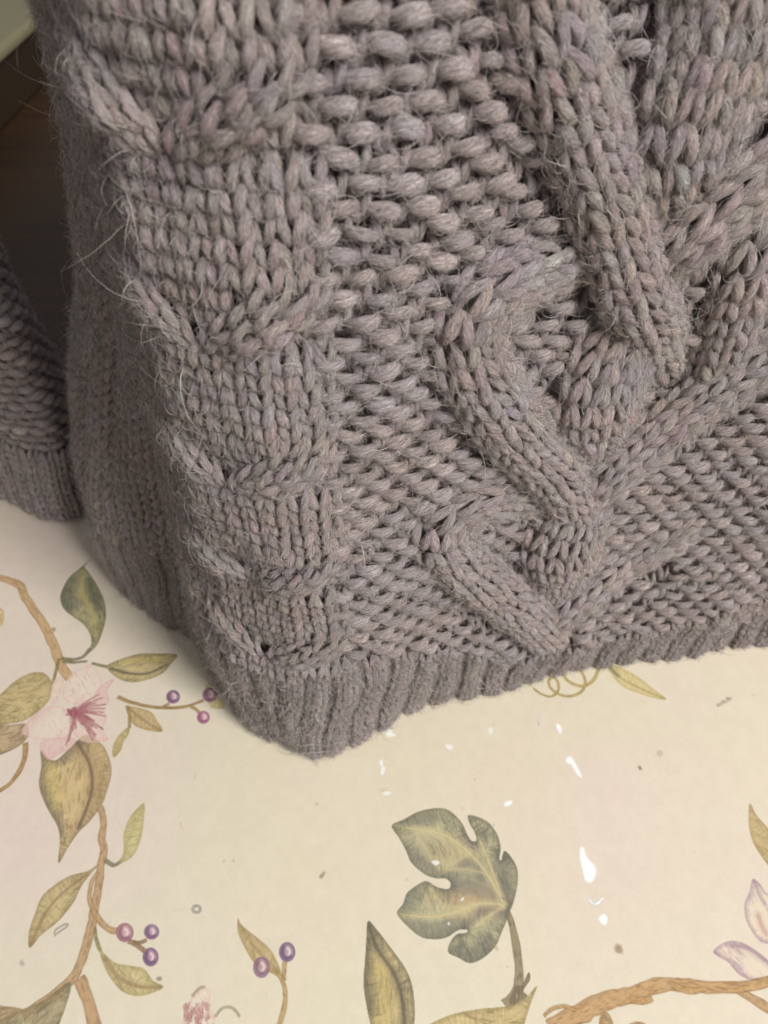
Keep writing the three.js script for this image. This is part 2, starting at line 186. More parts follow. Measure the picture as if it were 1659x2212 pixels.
  shape(T, [[1274, 1160], [1330, 1110], [1410, 1086], [1500, 1110], [1580, 1160], [1660, 1222], [1720, 1260], [1720, 1360], [1560, 1370], [1450, 1320], [1380, 1240], [1300, 1192]], { ...lil, marks: [[[156, 128, 144], [[1400, 1120], [1520, 1140], [1660, 1240]], 9, 0.45], [[160, 132, 142], [[1300, 1190], [1400, 1280], [1480, 1340]], 14, 0.35]] });
  stroke(T, [[1420, 1420], [1540, 1490], [1660, 1560], [1740, 1600]], 14, 20, [178, 142, 100]);
  stroke(T, [[120, 1720], [240, 1650], [360, 1590], [470, 1530], [600, 1490], [720, 1465], [830, 1415], [960, 1392], [1100, 1400], [1250, 1415], [1450, 1415], [1660, 1378], [1760, 1350]], 34, 15, [184, 146, 100]);
  stroke(T, [[680, 1495], [760, 1510], [846, 1498]], 16, 8, [184, 146, 100]); stroke(T, [[980, 1400], [1060, 1430], [1140, 1440], [1220, 1425]], 14, 8, [188, 152, 104]);
  stroke(T, [[75, 1622], [130, 1572], [220, 1550], [310, 1585]], 3, 7, [186, 150, 104]);
  shape(T, [[505, 1585], [545, 1620], [565, 1690], [540, 1760], [480, 1760], [465, 1680], [478, 1610]], { c: [206, 178, 126], tones: [[BR, 0.8]], rim: [140, 112, 74], rimA: 0.9 });
  shape(T, [[660, 1700], [720, 1660], [790, 1672], [820, 1720], [740, 1760]], { c: [190, 158, 110], tones: [[BR, 0.8]], rim: [140, 112, 74] });
  const smudge = (T, a, b, w, col, al) => { const n = 9; for (let i = 0; i < n; i++) { const k = (i + qr(-0.4, 0.4)) / (n - 1), p = at(T, [lerp(a[0], b[0], k) + qr(-3, 3), lerp(a[1], b[1], k) + qr(-3, 3)]); g.fillStyle = rgb(col, al * qr(0.2, 0.7)); g.beginPath(); g.ellipse(p[0], p[1], w * qr(0.4, 1), w * qr(0.25, 0.6), qr(0, 3), 0, 7); g.fill(); } };
  smudge([0.30554, 1152, 1371.5], [1302, 502], [1402, 442], 5, [112, 106, 94], 0.6); smudge([0.30554, 1152, 1371.5], [750, 938], [760, 944], 4, [130, 122, 106], 0.6); smudge([0.30554, 1152, 1700.7], [592, 1140], [616, 1150], 7, [160, 136, 112], 0.5);
  // chips through to the white primer, specks, scratches
  const WH = [250, 251, 251];
  const chip = (T, list, a = 1) => shape(T, list, { c: WH, a: a * 1.38, plain: true, rim: [206, 204, 196], rimA: 0.5 });
  chip(T, [[332, 432], [355, 425], [380, 492], [430, 552], [446, 592], [430, 652], [400, 676], [366, 656], [350, 590], [330, 500]]);
  chip(T, [[462, 932], [502, 898], [526, 930], [506, 978]]); stroke(T, [[398, 798], [440, 830], [492, 786]], 6, 4, WH, 0.9); 
  T = [0.30554, 1152, 1371.5];
  chip(T, [[160, 640], [178, 628], [202, 660], [196, 698], [176, 682]]); chip(T, [[230, 880], [262, 858], [290, 890], [318, 940], [346, 1008], [318, 996], [290, 960], [268, 920], [240, 910]]); stroke(T, [[36, 560], [38, 640]], 3, 1.5, WH, 0.5);
  T = [0.537, 768, 1042.3];
  chip(T, [[124, 1002], [140, 992], [150, 1008], [164, 1016], [140, 1024], [126, 1020]], 0.85); chip(T, [[360, 1058], [380, 1054], [394, 1068], [376, 1076]], 0.7); chip(T, [[534, 990], [552, 988], [550, 1008], [540, 1014]], 0.6); chip(T, [[94, 1124], [108, 1116], [112, 1140], [120, 1150], [112, 1176], [100, 1168], [104, 1146]], 0.8);
  T = [0.29762, 713.2, 1673.2];
  chip(T, [[378, 140], [400, 122], [432, 124], [440, 140], [410, 150]], 0.8); chip(T, [[1262, 226], [1272, 202], [1310, 188], [1324, 208], [1290, 232]]); chip(T, [[735, 632], [770, 624], [796, 640], [770, 662], [748, 650]], 0.75); chip(T, [[944, 918], [968, 888], [968, 912]], 0.8); chip(T, [[850, 1080], [870, 1074], [862, 1100]], 0.7);
  smudge(T, [360, 114], [425, 116], 4, [186, 176, 150], 0.35);
  T = [0.26454, 329.2, 1865.2];
  { const ring = []; for (let i = 0; i <= 14; i++) ring.push([360 + Math.cos(i * 0.45) * 32, 375 + Math.sin(i * 0.45) * 27]); stroke(T, ring, 2.6, 2.6, [164, 158, 150], 0.55); }
   smudge(T, [160, 385], [290, 372], 5, [200, 192, 174], 0.25);
  smudge(T, [1368, 120], [1410, 70], 4, [136, 128, 108], 0.6);
  T = [0.31415, 0, 1590.9]; stroke(T, [[372, 1362], [385, 1330], [450, 1292], [462, 1306], [400, 1350], [368, 1376]], 1.4, 1.4, [182, 174, 160], 0.45);
  smudge(T, [146, 1548], [154, 1574], 4, [160, 152, 138], 0.4); smudge(T, [1092, 1666], [1102, 1668], 4, [140, 130, 112], 0.5); smudge(T, [1340, 258], [1334, 298], 3, [202, 176, 166], 0.4); smudge(T, [1244, 592], [1248, 636], 2.5, [202, 176, 168], 0.4);
  for (let i = 0; i < 150; i++) { const x = q() * CW, y = q() * CH, s = qr(0.6, 2.4) * (q() < 0.06 ? 1.8 : 1); g.fillStyle = rgb([140, 126, 104], qr(0.06, 0.3)); g.beginPath(); g.ellipse(x, y, s * 1.3, s, q() * 3, 0, 7); g.fill(); }
  for (let i = 0; i < 60; i++) { const x = q() * CW, y = q() * CH, a = q() * 6.3, l = qr(8, 46); g.strokeStyle = q() < 0.5 ? rgb([178, 164, 136], qr(0.1, 0.3)) : rgb([244, 238, 224], qr(0.1, 0.35)); g.lineWidth = qr(0.6, 1.4); g.beginPath(); g.moveTo(x, y); g.quadraticCurveTo(x + Math.cos(a) * l, y + Math.sin(a) * l, x + Math.cos(a + 0.4) * l * 1.6, y + Math.sin(a + 0.4) * l * 1.6); g.stroke(); }
  return c;
}
function grainCanvas(size, seed, sx, sy) { const c = canvas(size, size), g = c.getContext('2d'), im = g.createImageData(size, size); for (let y = 0; y < size; y++) for (let x = 0; x < size; x++) { const v = 128 + 50 * noise(x / sx + seed, y / sy) + 34 * noise(x / (sx * 0.37), y / (sy * 0.37) + seed) + 24 * (hash(x + seed, y) - 0.5), k = (y * size + x) * 4; im.data[k] = im.data[k + 1] = im.data[k + 2] = v; im.data[k + 3] = 255; } g.putImageData(im, 0, 0); return c; }

const printTex = texture(printCanvas()); printTex.wrapS = printTex.wrapT = THREE.ClampToEdgeWrapping;
const paperBump = texture(grainCanvas(512, 5, 14, 11), false); paperBump.repeat.set(6, 4.2);
const boardTop = new THREE.MeshPhysicalMaterial({ map: printTex, roughness: 0.46, specularIntensity: 0.6, bumpMap: paperBump, bumpScale: 0.00003 });
const boardEdge = new THREE.MeshStandardMaterial({ color: new THREE.Color('#d8c9a4'), roughness: 0.7 });
const BT = 0.004;
const board = new THREE.Group(); board.name = 'printed_board'; board.position.set((BX0 + BX1) / 2, -BT, (BZ0 + BZ1) / 2); scene.add(board);
tag(board, 'cream board printed with leaves, berries and blossoms under the knitted sweater', 'board');
{
  const slab = new THREE.Mesh(new RoundedBoxGeometry(BX1 - BX0 + 0.002, BT - 0.0004, BZ1 - BZ0 + 0.002, 3, 0.0012), boardEdge); slab.name = 'slab'; slab.position.y = BT / 2 - 0.0002; board.add(slab);
  const face = new THREE.Mesh(new THREE.PlaneGeometry(BX1 - BX0, BZ1 - BZ0), boardTop); face.name = 'printed_face'; face.rotation.x = -Math.PI / 2; face.position.y = BT; board.add(face);
  tag(face, 'cream face printed with floral sprays, chipped to white in spots');
}
{ // dark wooden table round the board
  const c = canvas(1024, 1024), g = c.getContext('2d'), im = g.createImageData(1024, 1024);
  for (let y = 0; y < 1024; y++) for (let x = 0; x < 1024; x++) { const w = noise(x / 7 + noise(x / 60, y / 300) * 4, y / 210) * 0.6 + noise(x / 2.3, y / 60) * 0.3 + noise(x / 90, y / 500) * 0.5, k = (y * 1024 + x) * 4; im.data[k] = 58 + w * 13; im.data[k + 1] = 36 + w * 9; im.data[k + 2] = 12 + w * 5; im.data[k + 3] = 255; }
  g.putImageData(im, 0, 0);
  const t = texture(c); t.repeat.set(1, 1);
  const m = new THREE.MeshStandardMaterial({ map: t, roughness: 0.6 });
  const table = new THREE.Group(); table.name = 'table'; table.userData.kind = 'structure'; table.userData.label = 'dark brown wooden table top beyond the board'; scene.add(table);
  const b = new THREE.Mesh(new RoundedBoxGeometry(2.6, 0.02, 2.2, 2, 0.0015), m); b.name = 'table_top'; b.position.set(0, -BT - 0.0102, -0.4); table.add(b);
  const uv = b.geometry.attributes.uv, p = b.geometry.attributes.position; for (let i = 0; i < uv.count; i++) uv.setXY(i, p.getZ(i) * 4, p.getX(i) * 1.5);
}
{ // low box, far back; cream lid's colour is darkened for the shade there
  const box = new THREE.Group(); box.name = 'low_box'; box.position.set(-0.434, -BT, -0.62); scene.add(box);
  tag(box, 'low dark wooden box with a pale lid beyond the sweater', 'box');
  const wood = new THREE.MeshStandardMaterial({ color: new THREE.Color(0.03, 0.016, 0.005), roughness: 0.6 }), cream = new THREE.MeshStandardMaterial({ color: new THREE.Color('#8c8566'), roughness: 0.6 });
  const body = new THREE.Mesh(new RoundedBoxGeometry(0.35, 0.034, 0.68, 3, 0.002), wood); body.name = 'case'; body.position.y = 0.0172; box.add(body);
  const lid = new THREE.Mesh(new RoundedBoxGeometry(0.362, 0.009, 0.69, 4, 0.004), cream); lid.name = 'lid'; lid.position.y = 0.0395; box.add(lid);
  tag(lid, 'cream lid with a rounded edge, its shade put into the greyed colour');
}
{ // the room's lamp, above and to the right of the photographer
  const lamp = new THREE.Group(); lamp.name = 'ceiling_lamp'; lamp.position.set(LAMP.x, LAMP.y, LAMP.z); scene.add(lamp);
  tag(lamp, 'square white ceiling lamp above the table', 'lamp');
  const aim = V(0, 0.03, -0.12);
  lamp.lookAt(lamp.position.clone().multiplyScalar(2).sub(aim));                        // panel's -z faces the table
  const warm = new THREE.Color(1, 0.975, 0.945);
  const housing = new THREE.Mesh(new RoundedBoxGeometry(LAMP.size + 0.04, LAMP.size + 0.04, 0.03, 3, 0.006), new THREE.MeshStandardMaterial({ color: 0xdddddd, roughness: 0.5 })); housing.name = 'housing'; housing.position.z = 0.017; lamp.add(housing);
  const panel = new THREE.Mesh(new RoundedBoxGeometry(LAMP.size, LAMP.size, 0.004, 2, 0.001), new THREE.MeshStandardMaterial({ color: 0xffffff, emissive: warm, emissiveIntensity: 1 })); panel.name = 'diffuser'; panel.position.z = -0.002; lamp.add(panel);
  const light = new THREE.RectAreaLight(warm, LAMP.power, LAMP.size, LAMP.size); light.position.z = -0.008; lamp.add(light);
}

// ---------------------------------------------------------------- wool
const wool = (() => {
  const S = 1024, c = canvas(S, S), b = canvas(S, S), g = c.getContext('2d'), h = b.getContext('2d'), q = rng(9), qr = (x, y) => x + (y - x) * q();
  g.fillStyle = 'rgb(150,135,128)'; g.fillRect(0, 0, S, S); h.fillStyle = 'rgb(96,96,96)'; h.fillRect(0, 0, S, S);
  const dye = [[180, 163, 165], [188, 172, 172], [164, 153, 151], [190, 173, 156], [146, 131, 127], [156, 158, 157], [122, 107, 104], [222, 208, 200], [98, 90, 90], [206, 192, 186], [184, 170, 168]];
  for (let i = 0; i < 7600; i++) {
    const x = q() * S, y = q() * S, l = qr(90, 330), a = Math.PI / 2 + 0.3 + qr(-0.26, 0.26), bend = qr(-40, 40), k = dye[Math.floor(q() * dye.length)], w = i < 2200 ? qr(8, 20) : qr(2, 8), lev = qr(40, 245);
    for (const dx of [-S, 0, S]) for (const dy of [-S, 0, S]) {
      if (x + dx < -360 || x + dx > S + 360 || y + dy < -360 || y + dy > S + 360) continue;
      const ex = x + dx + Math.cos(a) * l, ey = y + dy + Math.sin(a) * l;
      for (const [ctx, col] of [[g, `rgba(${k[0]},${k[1]},${k[2]},0.75)`], [h, `rgba(${lev | 0},${lev | 0},${lev | 0},0.8)`]]) { ctx.strokeStyle = col; ctx.lineWidth = w; ctx.lineCap = 'round'; ctx.beginPath(); ctx.moveTo(x + dx, y + dy); ctx.quadraticCurveTo((x + dx + ex) / 2 + bend, (y + dy + ey) / 2, ex, ey); ctx.stroke(); }
    }
  }
  return { map: texture(c), bump: texture(b, false) };
})();
const yarn = new THREE.MeshPhysicalMaterial({ map: wool.map, bumpMap: wool.bump, bumpScale: 0.00034, vertexColors: true, roughness: 1, specularIntensity: 0.15, sheen: 0.5, sheenColor: new THREE.Color(0.5, 0.46, 0.44), sheenRoughness: 0.7 });
const backingMat = new THREE.MeshStandardMaterial({ map: wool.map, roughness: 1, bumpMap: wool.bump, bumpScale: 0.0002 });
const hairMat = new THREE.MeshStandardMaterial({ color: 0xffffff, roughness: 0.75 });

// heathered yarn: the dye drifts slowly along each row of knitting
function dyeAt(s, y) {
  const a = noise(s * 90 + 3, y * 260 + 8), b = noise(s * 70 + 50, y * 220 + 21), f = 1.22 * (1 + 0.09 * gauss());
  return [(1 + 0.05 * a + 0.02 * b) * f, (1 + 0.005 * a + 0.035 * b) * f, (1.025 - 0.05 * a + 0.05 * b) * f];
}

class Buf {
  constructor() { this.p = []; this.n = []; this.u = []; this.c = []; this.i = []; }
  add(o) { const k = this.p.length / 3; for (const v of o.p) this.p.push(v); for (const v of o.n) this.n.push(v); for (const v of o.u) this.u.push(v); for (const v of o.c) this.c.push(v); for (const v of o.i) this.i.push(v + k); }
  geometry(off = [0, 0, 0]) {
    const g = new THREE.BufferGeometry(), p = new Float32Array(this.p.length); for (let i = 0; i < p.length; i++) p[i] = this.p[i] - off[i % 3];
    g.setAttribute('position', new THREE.BufferAttribute(p, 3)); g.setAttribute('normal', new THREE.BufferAttribute(new Float32Array(this.n), 3)); g.setAttribute('uv', new THREE.BufferAttribute(new Float32Array(this.u), 2)); g.setAttribute('color', new THREE.BufferAttribute(new Float32Array(this.c), 3)); g.setIndex(this.i); return g;
  }
}
// a length of yarn through points, with a radius at each; sideways it is wider than deep
const fibres = [];                                                                     // places where loose fibres grow: [position, along, outward, radius, weight]
function tube(buf, pts, rad, out, col, RS = 8, fuzz = 1, flat = 0.85) {
  const n = pts.length, base = buf.p.length / 3, u0 = R(), v0 = R(); let len = 0;
  const T = new THREE.Vector3(), Bn = new THREE.Vector3(), N = new THREE.Vector3();
  for (let i = 0; i < n; i++) {
    T.copy(pts[Math.min(n - 1, i + 1)]).sub(pts[Math.max(0, i - 1)]).normalize();
    Bn.crossVectors(T, out).normalize(); N.crossVectors(Bn, T).normalize();
    if (i) len += pts[i].distanceTo(pts[i - 1]);
    for (let j = 0; j <= RS; j++) {
      const a = j / RS * Math.PI * 2, ca = Math.cos(a), sa = Math.sin(a), r = rad[i] * (1 + 0.13 * noise(ca * 1.1 + u0 * 91, sa * 1.1 + i * 0.55 + v0 * 57));
      buf.p.push(pts[i].x + (N.x * sa * flat + Bn.x * ca) * r, pts[i].y + (N.y * sa * flat + Bn.y * ca) * r, pts[i].z + (N.z * sa * flat + Bn.z * ca) * r);
      const nx = N.x * sa + Bn.x * ca * flat, ny = N.y * sa + Bn.y * ca * flat, nz = N.z * sa + Bn.z * ca * flat, l = Math.hypot(nx, ny, nz); buf.n.push(nx / l, ny / l, nz / l);
      buf.u.push(u0 + j / RS * 0.85, v0 + len / 0.0062); buf.c.push(col[0], col[1], col[2]);
    }
    if (fuzz && i > 0 && i < n - 1) fibres.push([pts[i].clone(), T.clone(), N.clone(), Bn.clone(), rad[i], fuzz, col]);
  }
  for (let i = 0; i < n - 1; i++) for (let j = 0; j < RS; j++) { const a = base + i * (RS + 1) + j, b = a + RS + 1; buf.i.push(a, b, a + 1, b, b + 1, a + 1); }
}

// ---------------------------------------------------------------- the sweater's cloth: plan curves (mm) swept upwards
const BODY = [[-50, -240], [-80, -215], [-95, -190], [-92, -170], [-82, -150], [-68, -139], [-55, -132], [-49, -117], [-40, -105], [-27, -97.5], [-15, -93.5], [-5, -95], [8, -101], [22, -108.5], [42, -117], [63, -122.5], [85, -126], [110, -130], [140, -134], [175, -142], [198, -168], [190, -215], [120, -245], [30, -252]];
const HEM = BODY.map((p) => p.slice()), TOP = BODY.map((p) => p.slice());
Object.assign(HEM, { 6: [-57, -132], 7: [-48.5, -117], 8: [-36, -102], 9: [-27.5, -97], 10: [-18.5, -93.8], 11: [-9.5, -96.6], 12: [5, -107], 13: [22, -112.4], 14: [42, -118.5], 15: [63, -123.5] });
Object.assign(TOP, { 0: [-35, -225], 1: [-50, -190], 2: [-60.5, -162], 3: [-57, -148], 4: [-52, -136], 5: [-47, -127], 6: [-45.5, -119], 7: [-42.5, -110], 8: [-36, -102.5] });
const curve = (L) => new THREE.CatmullRomCurve3(L.map(([x, z]) => V(x / 1000, 0, z / 1000)), true, 'centripetal');
function makeSheet(B, Hm, Tp, origin, inset, bulge) {
  const cb = curve(B), ch = curve(Hm), ct = curve(Tp), N = 1600, S = [0]; let prev = cb.getPoint(0);
  for (let i = 1; i <= N; i++) { const p = cb.getPoint(i / N); S.push(S[i - 1] + p.distanceTo(prev)); prev = p; }
  const total = S[N], s0 = S[Math.round(origin / B.length * N)];
  const tOf = (s) => { let x = s + s0; x = ((x % total) + total) % total; let a = 0, b = N; while (b - a > 1) { const m = a + b >> 1; if (S[m] > x) b = m; else a = m; } return (a + (x - S[a]) / (S[b] - S[a])) / N; };
  const tab = []; for (let i = 0; i <= N; i++) { const t = i / N; tab.push([cb.getPoint(t), ch.getPoint(t), ct.getPoint(t)]); }
  const raw = (s, y) => {
    const f = tOf(s) * N, i = Math.min(N - 1, Math.floor(f)), k = f - i, [b0, h0, t0] = tab[i], [b1, h1, t1] = tab[i + 1], wt = sstep(0.03, 0.155, y), wh = 1 - sstep(0.006, 0.04, y), wb = 1 - wt - wh;
    const mix = (m) => wb * lerp(b0[m], b1[m], k) + wh * lerp(h0[m], h1[m], k) + wt * lerp(t0[m], t1[m], k);
    return V(mix('x'), y, mix('z'));
  };
  const P = (s, y) => { const p = raw(s, y), a = raw(s - 0.002, y), b = raw(s + 0.002, y), nx = -(b.z - a.z), nz = b.x - a.x, l = Math.hypot(nx, nz), e = bulge(s, y) - inset; p.x += nx / l * e; p.z += nz / l * e; return p; };
  const frame = (s, y) => { const p = P(s, y), ds = P(s + 0.001, y).sub(P(s - 0.001, y)).normalize(), dy = P(s, y + 0.001).sub(P(s, y - 0.001)).normalize(); return { p, ds, dy, n: new THREE.Vector3().crossVectors(ds, dy).normalize() }; };
  return { P, frame, total, sAt: (i) => S[Math.round(i / B.length * N)] - s0 };
}
const sheet = makeSheet(BODY, HEM, TOP, 9, 0.0022, (s, y) => 0.0014 * noise(s * 38 + 5, y * 30 + 2) + 0.0008 * noise(s * 95, y * 80) + 0.0035 * sstep(0.035, 0.07, s) * (1 - sstep(0.12, 0.15, s)) * Math.exp(-Math.pow((y - 0.024) / 0.013, 2)));
if (sheet.frame(0, 0.1).n.z < 0) console.log('normal points in');
const at3 = (S, s, y, e) => { const f = S.frame(s, y); return f.p.addScaledVector(f.n, e); };
// where a pixel's ray meets the cloth
function onCloth(px, py, e = 0) {
  const d = rayOf(px, py), o = V(0, CAM_H, 0); let best = null;
  for (let s = -0.03; s < 0.17; s += 0.002) for (let y = -0.005; y < 0.22; y += 0.006) { const q = sheet.P(s, y).sub(o), t = q.dot(d), r = q.addScaledVector(d, -t).length(); if (!best || r < best[0]) best = [r, s, y]; }
  let [, s, y] = best, st = 0.002;
  for (let k = 0; k < 40; k++) { let m = [1e9]; for (const i of [-1, 0, 1]) for (const j of [-1, 0, 1]) { const q = at3(sheet, s + i * st, y + j * st, e).sub(o), t = q.dot(d), r = q.addScaledVector(d, -t).length(); if (r < m[0]) m = [r, s + i * st, y + j * st]; } if (m[1] === s && m[2] === y) st *= 0.5; [, s, y] = m; }
  return [s, y];
}

// ---------------------------------------------------------------- stitches
const stitches = [];                                                                   // {panel, buf, c}
const newStitch = (panel) => { const b = new Buf(); stitches.push({ panel, buf: b }); return b; };
// one knit stitch: a V of two legs in the frame (s direction, path direction down, height above the cloth)
function knitV(S, panel, s, y, ds, dy, w, h, e, R0, o = {}) {
  // ds,dy: unit direction of the column in (s,y), pointing up; o.roll tilts the stitch round the column's axis
  const buf = newStitch(panel), col = dyeAt(s, y), F = S.frame(s, y), RS = o.rs ?? 8, n = o.seg ?? 7, jit = o.jit ?? 1, c0 = Math.cos(o.roll ?? 0), s0 = Math.sin(o.roll ?? 0);
  const U = F.ds.clone().multiplyScalar(ds).addScaledVector(F.dy, dy), D0 = F.ds.clone().multiplyScalar(dy).addScaledVector(F.dy, -ds);
  const D = D0.clone().multiplyScalar(c0).addScaledVector(F.n, -s0), N = F.n.clone().multiplyScalar(c0).addScaledVector(D0, s0), C = F.p.clone().addScaledVector(F.n, e);
  const lean = gauss() * 0.1 * jit;
  for (const k of [-1, 1]) {
    const pts = [], rad = [], rv = R0 * (1 + 0.15 * gauss() * jit), eo = gauss() * 0.00022 * jit, c = col.map((v) => v * (1 + 0.05 * gauss()));
    for (let i = 0; i < n; i++) {
      const t = i / (n - 1), up = (-0.66 + 1.5 * t) * h, lat = (k * (0.06 + (o.spread ?? 0.39) * Math.pow(t, 0.85)) + lean) * w, arch = Math.sin(Math.PI * Math.min(1, t * 1.02));
      pts.push(C.clone().addScaledVector(D, lat).addScaledVector(U, up).addScaledVector(N, eo + R0 * (-0.7 + (o.arch ?? 1.35) * arch)));
      rad.push(rv * (0.42 + 0.58 * Math.pow(Math.sin(Math.PI * clamp(0.06 + t * 0.9, 0, 1)), 0.7)));
    }
    tube(buf, pts, rad, N, c, RS, o.fuzz ?? 1);
  }
}
// a purl bump: a fat short length of yarn lying across
function bump(S, panel, s, y, w, h, e, R0, o = {}) {
  const buf = newStitch(panel), col = dyeAt(s, y), F = S.frame(s, y), n = 8, pts = [], rad = [], tilt = (o.tilt ?? -0.16) + gauss() * 0.2, rv = R0 * (1 + 0.24 * gauss()), wl = w * (1 + 0.13 * gauss()), br = 1.0 + 0.05 * gauss();
  for (let i = 0; i < n; i++) {
    const t = i / (n - 1) * 2 - 1, lat = t * wl * 0.76, up = t * tilt * wl + 0.2 * h * (1 - t * t);
    pts.push(F.p.clone().addScaledVector(F.ds, lat).addScaledVector(F.dy, up).addScaledVector(F.n, e + R0 * (-1.35 + 1.95 * Math.pow(1 - t * t, 0.75))));
    rad.push(rv * (0.3 + 0.7 * Math.pow(1 - t * t, 0.5)));
  }
  tube(buf, pts, rad, F.n, col.map((v) => v * br), 8, o.fuzz ?? 1, 0.9);
}

const W = 0.00312, H = 0.0032;
const sEnd = sheet.sAt(18);
const LC = { half: 0.0192, cols: 6, w: 0.0032 };                                        // half of the narrow cable: six columns
const ribTop = (s) => { // height of the ribbing
  const k = [[-0.09, 0.03], [-0.05, 0.036], [-0.02, 0.040], [0, 0.042], [0.018, 0.046], [0.035, 0.040], [0.055, 0.028], [0.075, 0.017], [0.10, 0.016], [0.125, 0.021], [0.3, 0.022]];
  for (let i = 1; i < k.length; i++) if (s < k[i][0]) return lerp(k[i - 1][1], k[i][1], clamp((s - k[i - 1][0]) / (k[i][0] - k[i - 1][0]), 0, 1));
  return 0.016;
};
const YMAX = 0.2;

// ---- narrow cable: strands cross from the sides over the middle, at these heights
const VS = [-0.004, 0.0215, 0.0475, 0.0735, 0.1015, 0.1300, 0.1570, 0.184, 0.212];
const SPAN = 0.0112;
for (const side of [-1, 1]) for (let j = 0; j < 3; j++) {
  const put = (x, yy, ds, dy, e, stretch, roll = 0) => {
    const s = 0.0014 + side * x * LC.w + gauss() * 0.00016; if (yy < ribTop(s) - 0.001 || yy > YMAX) return;
    knitV(sheet, 'cable_panel', s, yy, side * ds, dy, LC.w * 1.02, H * stretch, 0.0014 + e - 0.0016 * Math.pow(x / 6, 4), 0.00084, { roll: roll * side, fuzz: 0.7, spread: 0.43, arch: 1.5 });
  };
  for (let i = 0; i < VS.length - 1; i++) {
    const y0 = VS[i], y1 = VS[i + 1], gap = y1 - y0, n = Math.round(gap / H), h = gap / n, N = 400;
    // the strand that goes out over the other: walk its path in steps of one row
    let run = 0, due = h * 0.5, px = j + 0.5, py = y0;
    for (let k = 1; k <= N; k++) {
      const y = y0 + gap * k / N, ph = (y - y0) / SPAN, x = j + 0.5 + 3 * sstep(0, 1, ph), dx = (x - px) * LC.w, dyy = y - py, l = Math.hypot(dx, dyy); run += l; px = x; py = y;
      if (run >= due) { due += h; const bell = Math.sin(Math.PI * clamp(Math.pow(Math.max(0, ph), 0.75), 0, 1)); put(x, y, dx / l, dyy / l, 0.0024 * bell + 0.0002 - 0.0007 * bell * (j - 1) * (j - 1), 1.05, 0.42 * bell * (j - 1)); }
    }
    const ph0 = [0.2, 0.42, 0.66][j];                                                     // where this column slips below the crossing strand
    for (let y = y1 - h * 0.5; y > y0 + SPAN * (ph0 - 0.4); y -= h) { const ph = (y - y0) / SPAN; put(j + 0.5, y, 0, 1, -0.0036 * (1 - sstep(ph0 - 0.2, ph0 + 0.35, ph)) + 0.0013 * sstep(0.5, 1.2, ph), 1); }
    for (let y = y0 - h * 0.3; y < y0 + SPAN * 0.6; y += h) put(j + 3.5, y, 0, 1, -0.0014, 1);
  }
}

// ---- wide cable: strands laid out one by one, height above the moss stitch in mm
const strands = [
  { cols: 4.6, pts: [[1180, -130, 3.2], [1205, 0, 3.4], [1240, 140, 3.6], [1290, 300, 3.9], [1345, 480, 4.0], [1392, 640, 3.9], [1425, 750, 3.0], [1440, 810, 0.2]] },
  { cols: 4.4, pts: [[1290, 545, -0.5], [1215, 590, 1.4], [1115, 635, 2.8], [1042, 700, 3.4], [1040, 790, 3.8], [1085, 885, 4.2], [1155, 975, 4.4], [1228, 1045, 4.2], [1258, 1130, 2.6], [1250, 1190, 0.6]] },
  { cols: 4.4, pts: [[1760, 745, 2.4], [1640, 810, 3.4], [1540, 875, 3.8], [1430, 955, 4.0], [1345, 1025, 3.8], [1278, 1080, 2.2], [1235, 1120, 0.2]] },
  { cols: 6.4, pts: [[1385, 690, 0.2], [1358, 770, 3.0], [1336, 845, 5.0], [1320, 910, 5.0], [1308, 955, 3.6], [1300, 990, 0.4], [1294, 1020, -4.0]] },
  { cols: 5.6, pts: [[1625, -120, 2.6], [1600, 40, 3.4], [1565, 170, 4.6], [1532, 290, 5.2], [1508, 375, 4.2], [1494, 425, 1.2], [1486, 465, -3.5]] },
  { cols: 4.2, pts: [[1800, 300, 2.4], [1690, 395, 4.2], [1590, 470, 4.4], [1505, 535, 3.8], [1440, 585, 1.8], [1410, 640, 0.0]] },
  { cols: 4.2, pts: [[1690, 470, 1.0], [1650, 570, 2.8], [1610, 680, 3.0], [1570, 790, 2.6], [1530, 860, 0.6]] },
  { cols: 4.4, pts: [[1215, 1075, -0.4], [1140, 1095, 1.2], [1035, 1110, 2.4], [970, 1165, 3.0], [1000, 1230, 3.4], [1070, 1295, 3.7], [1150, 1352, 3.4], [1200, 1398, 1.4]] },
  { cols: 4.4, pts: [[1490, 1150, 0.6], [1400, 1210, 2.2], [1320, 1270, 2.8], [1245, 1325, 2.4], [1195, 1365, 1.0]] },
  { cols: 6.0, pts: [[1275, 1085, 0.8], [1254, 1160, 3.6], [1236, 1220, 4.5], [1224, 1260, 3.2], [1214, 1288, 0.4], [1208, 1315, -3.5]] },
].map(({ cols, pts }) => {
  const lift = 1.35, q = pts.map(([x, y, e]) => { const [s, h] = onCloth(x, y, Math.max(0, e * lift) / 1000); return V(s, h, e * lift / 1000); });
  const c = new THREE.CatmullRomCurve3(q, false, 'centripetal'), L = c.getLength(), n = Math.round(L / 0.0038), knob = cols > 5, nc = knob ? 6 : 4, w = knob ? 0.0037 : 0.0038, hw = nc * w / 2, arc = knob ? 1.05 : 1.32;
  return { nc, w, hw, arc, rad: hw / arc, line: c.getSpacedPoints(n) };
});
const cover = (s, y) => { let m = 9; for (const k of strands) for (const p of k.line) if (p.z > 0.0016) { const d = Math.hypot(p.x - s, p.y - y) / (k.rad * Math.sin(k.arc)); if (d < m) m = d; } return m; };
const cores = [];
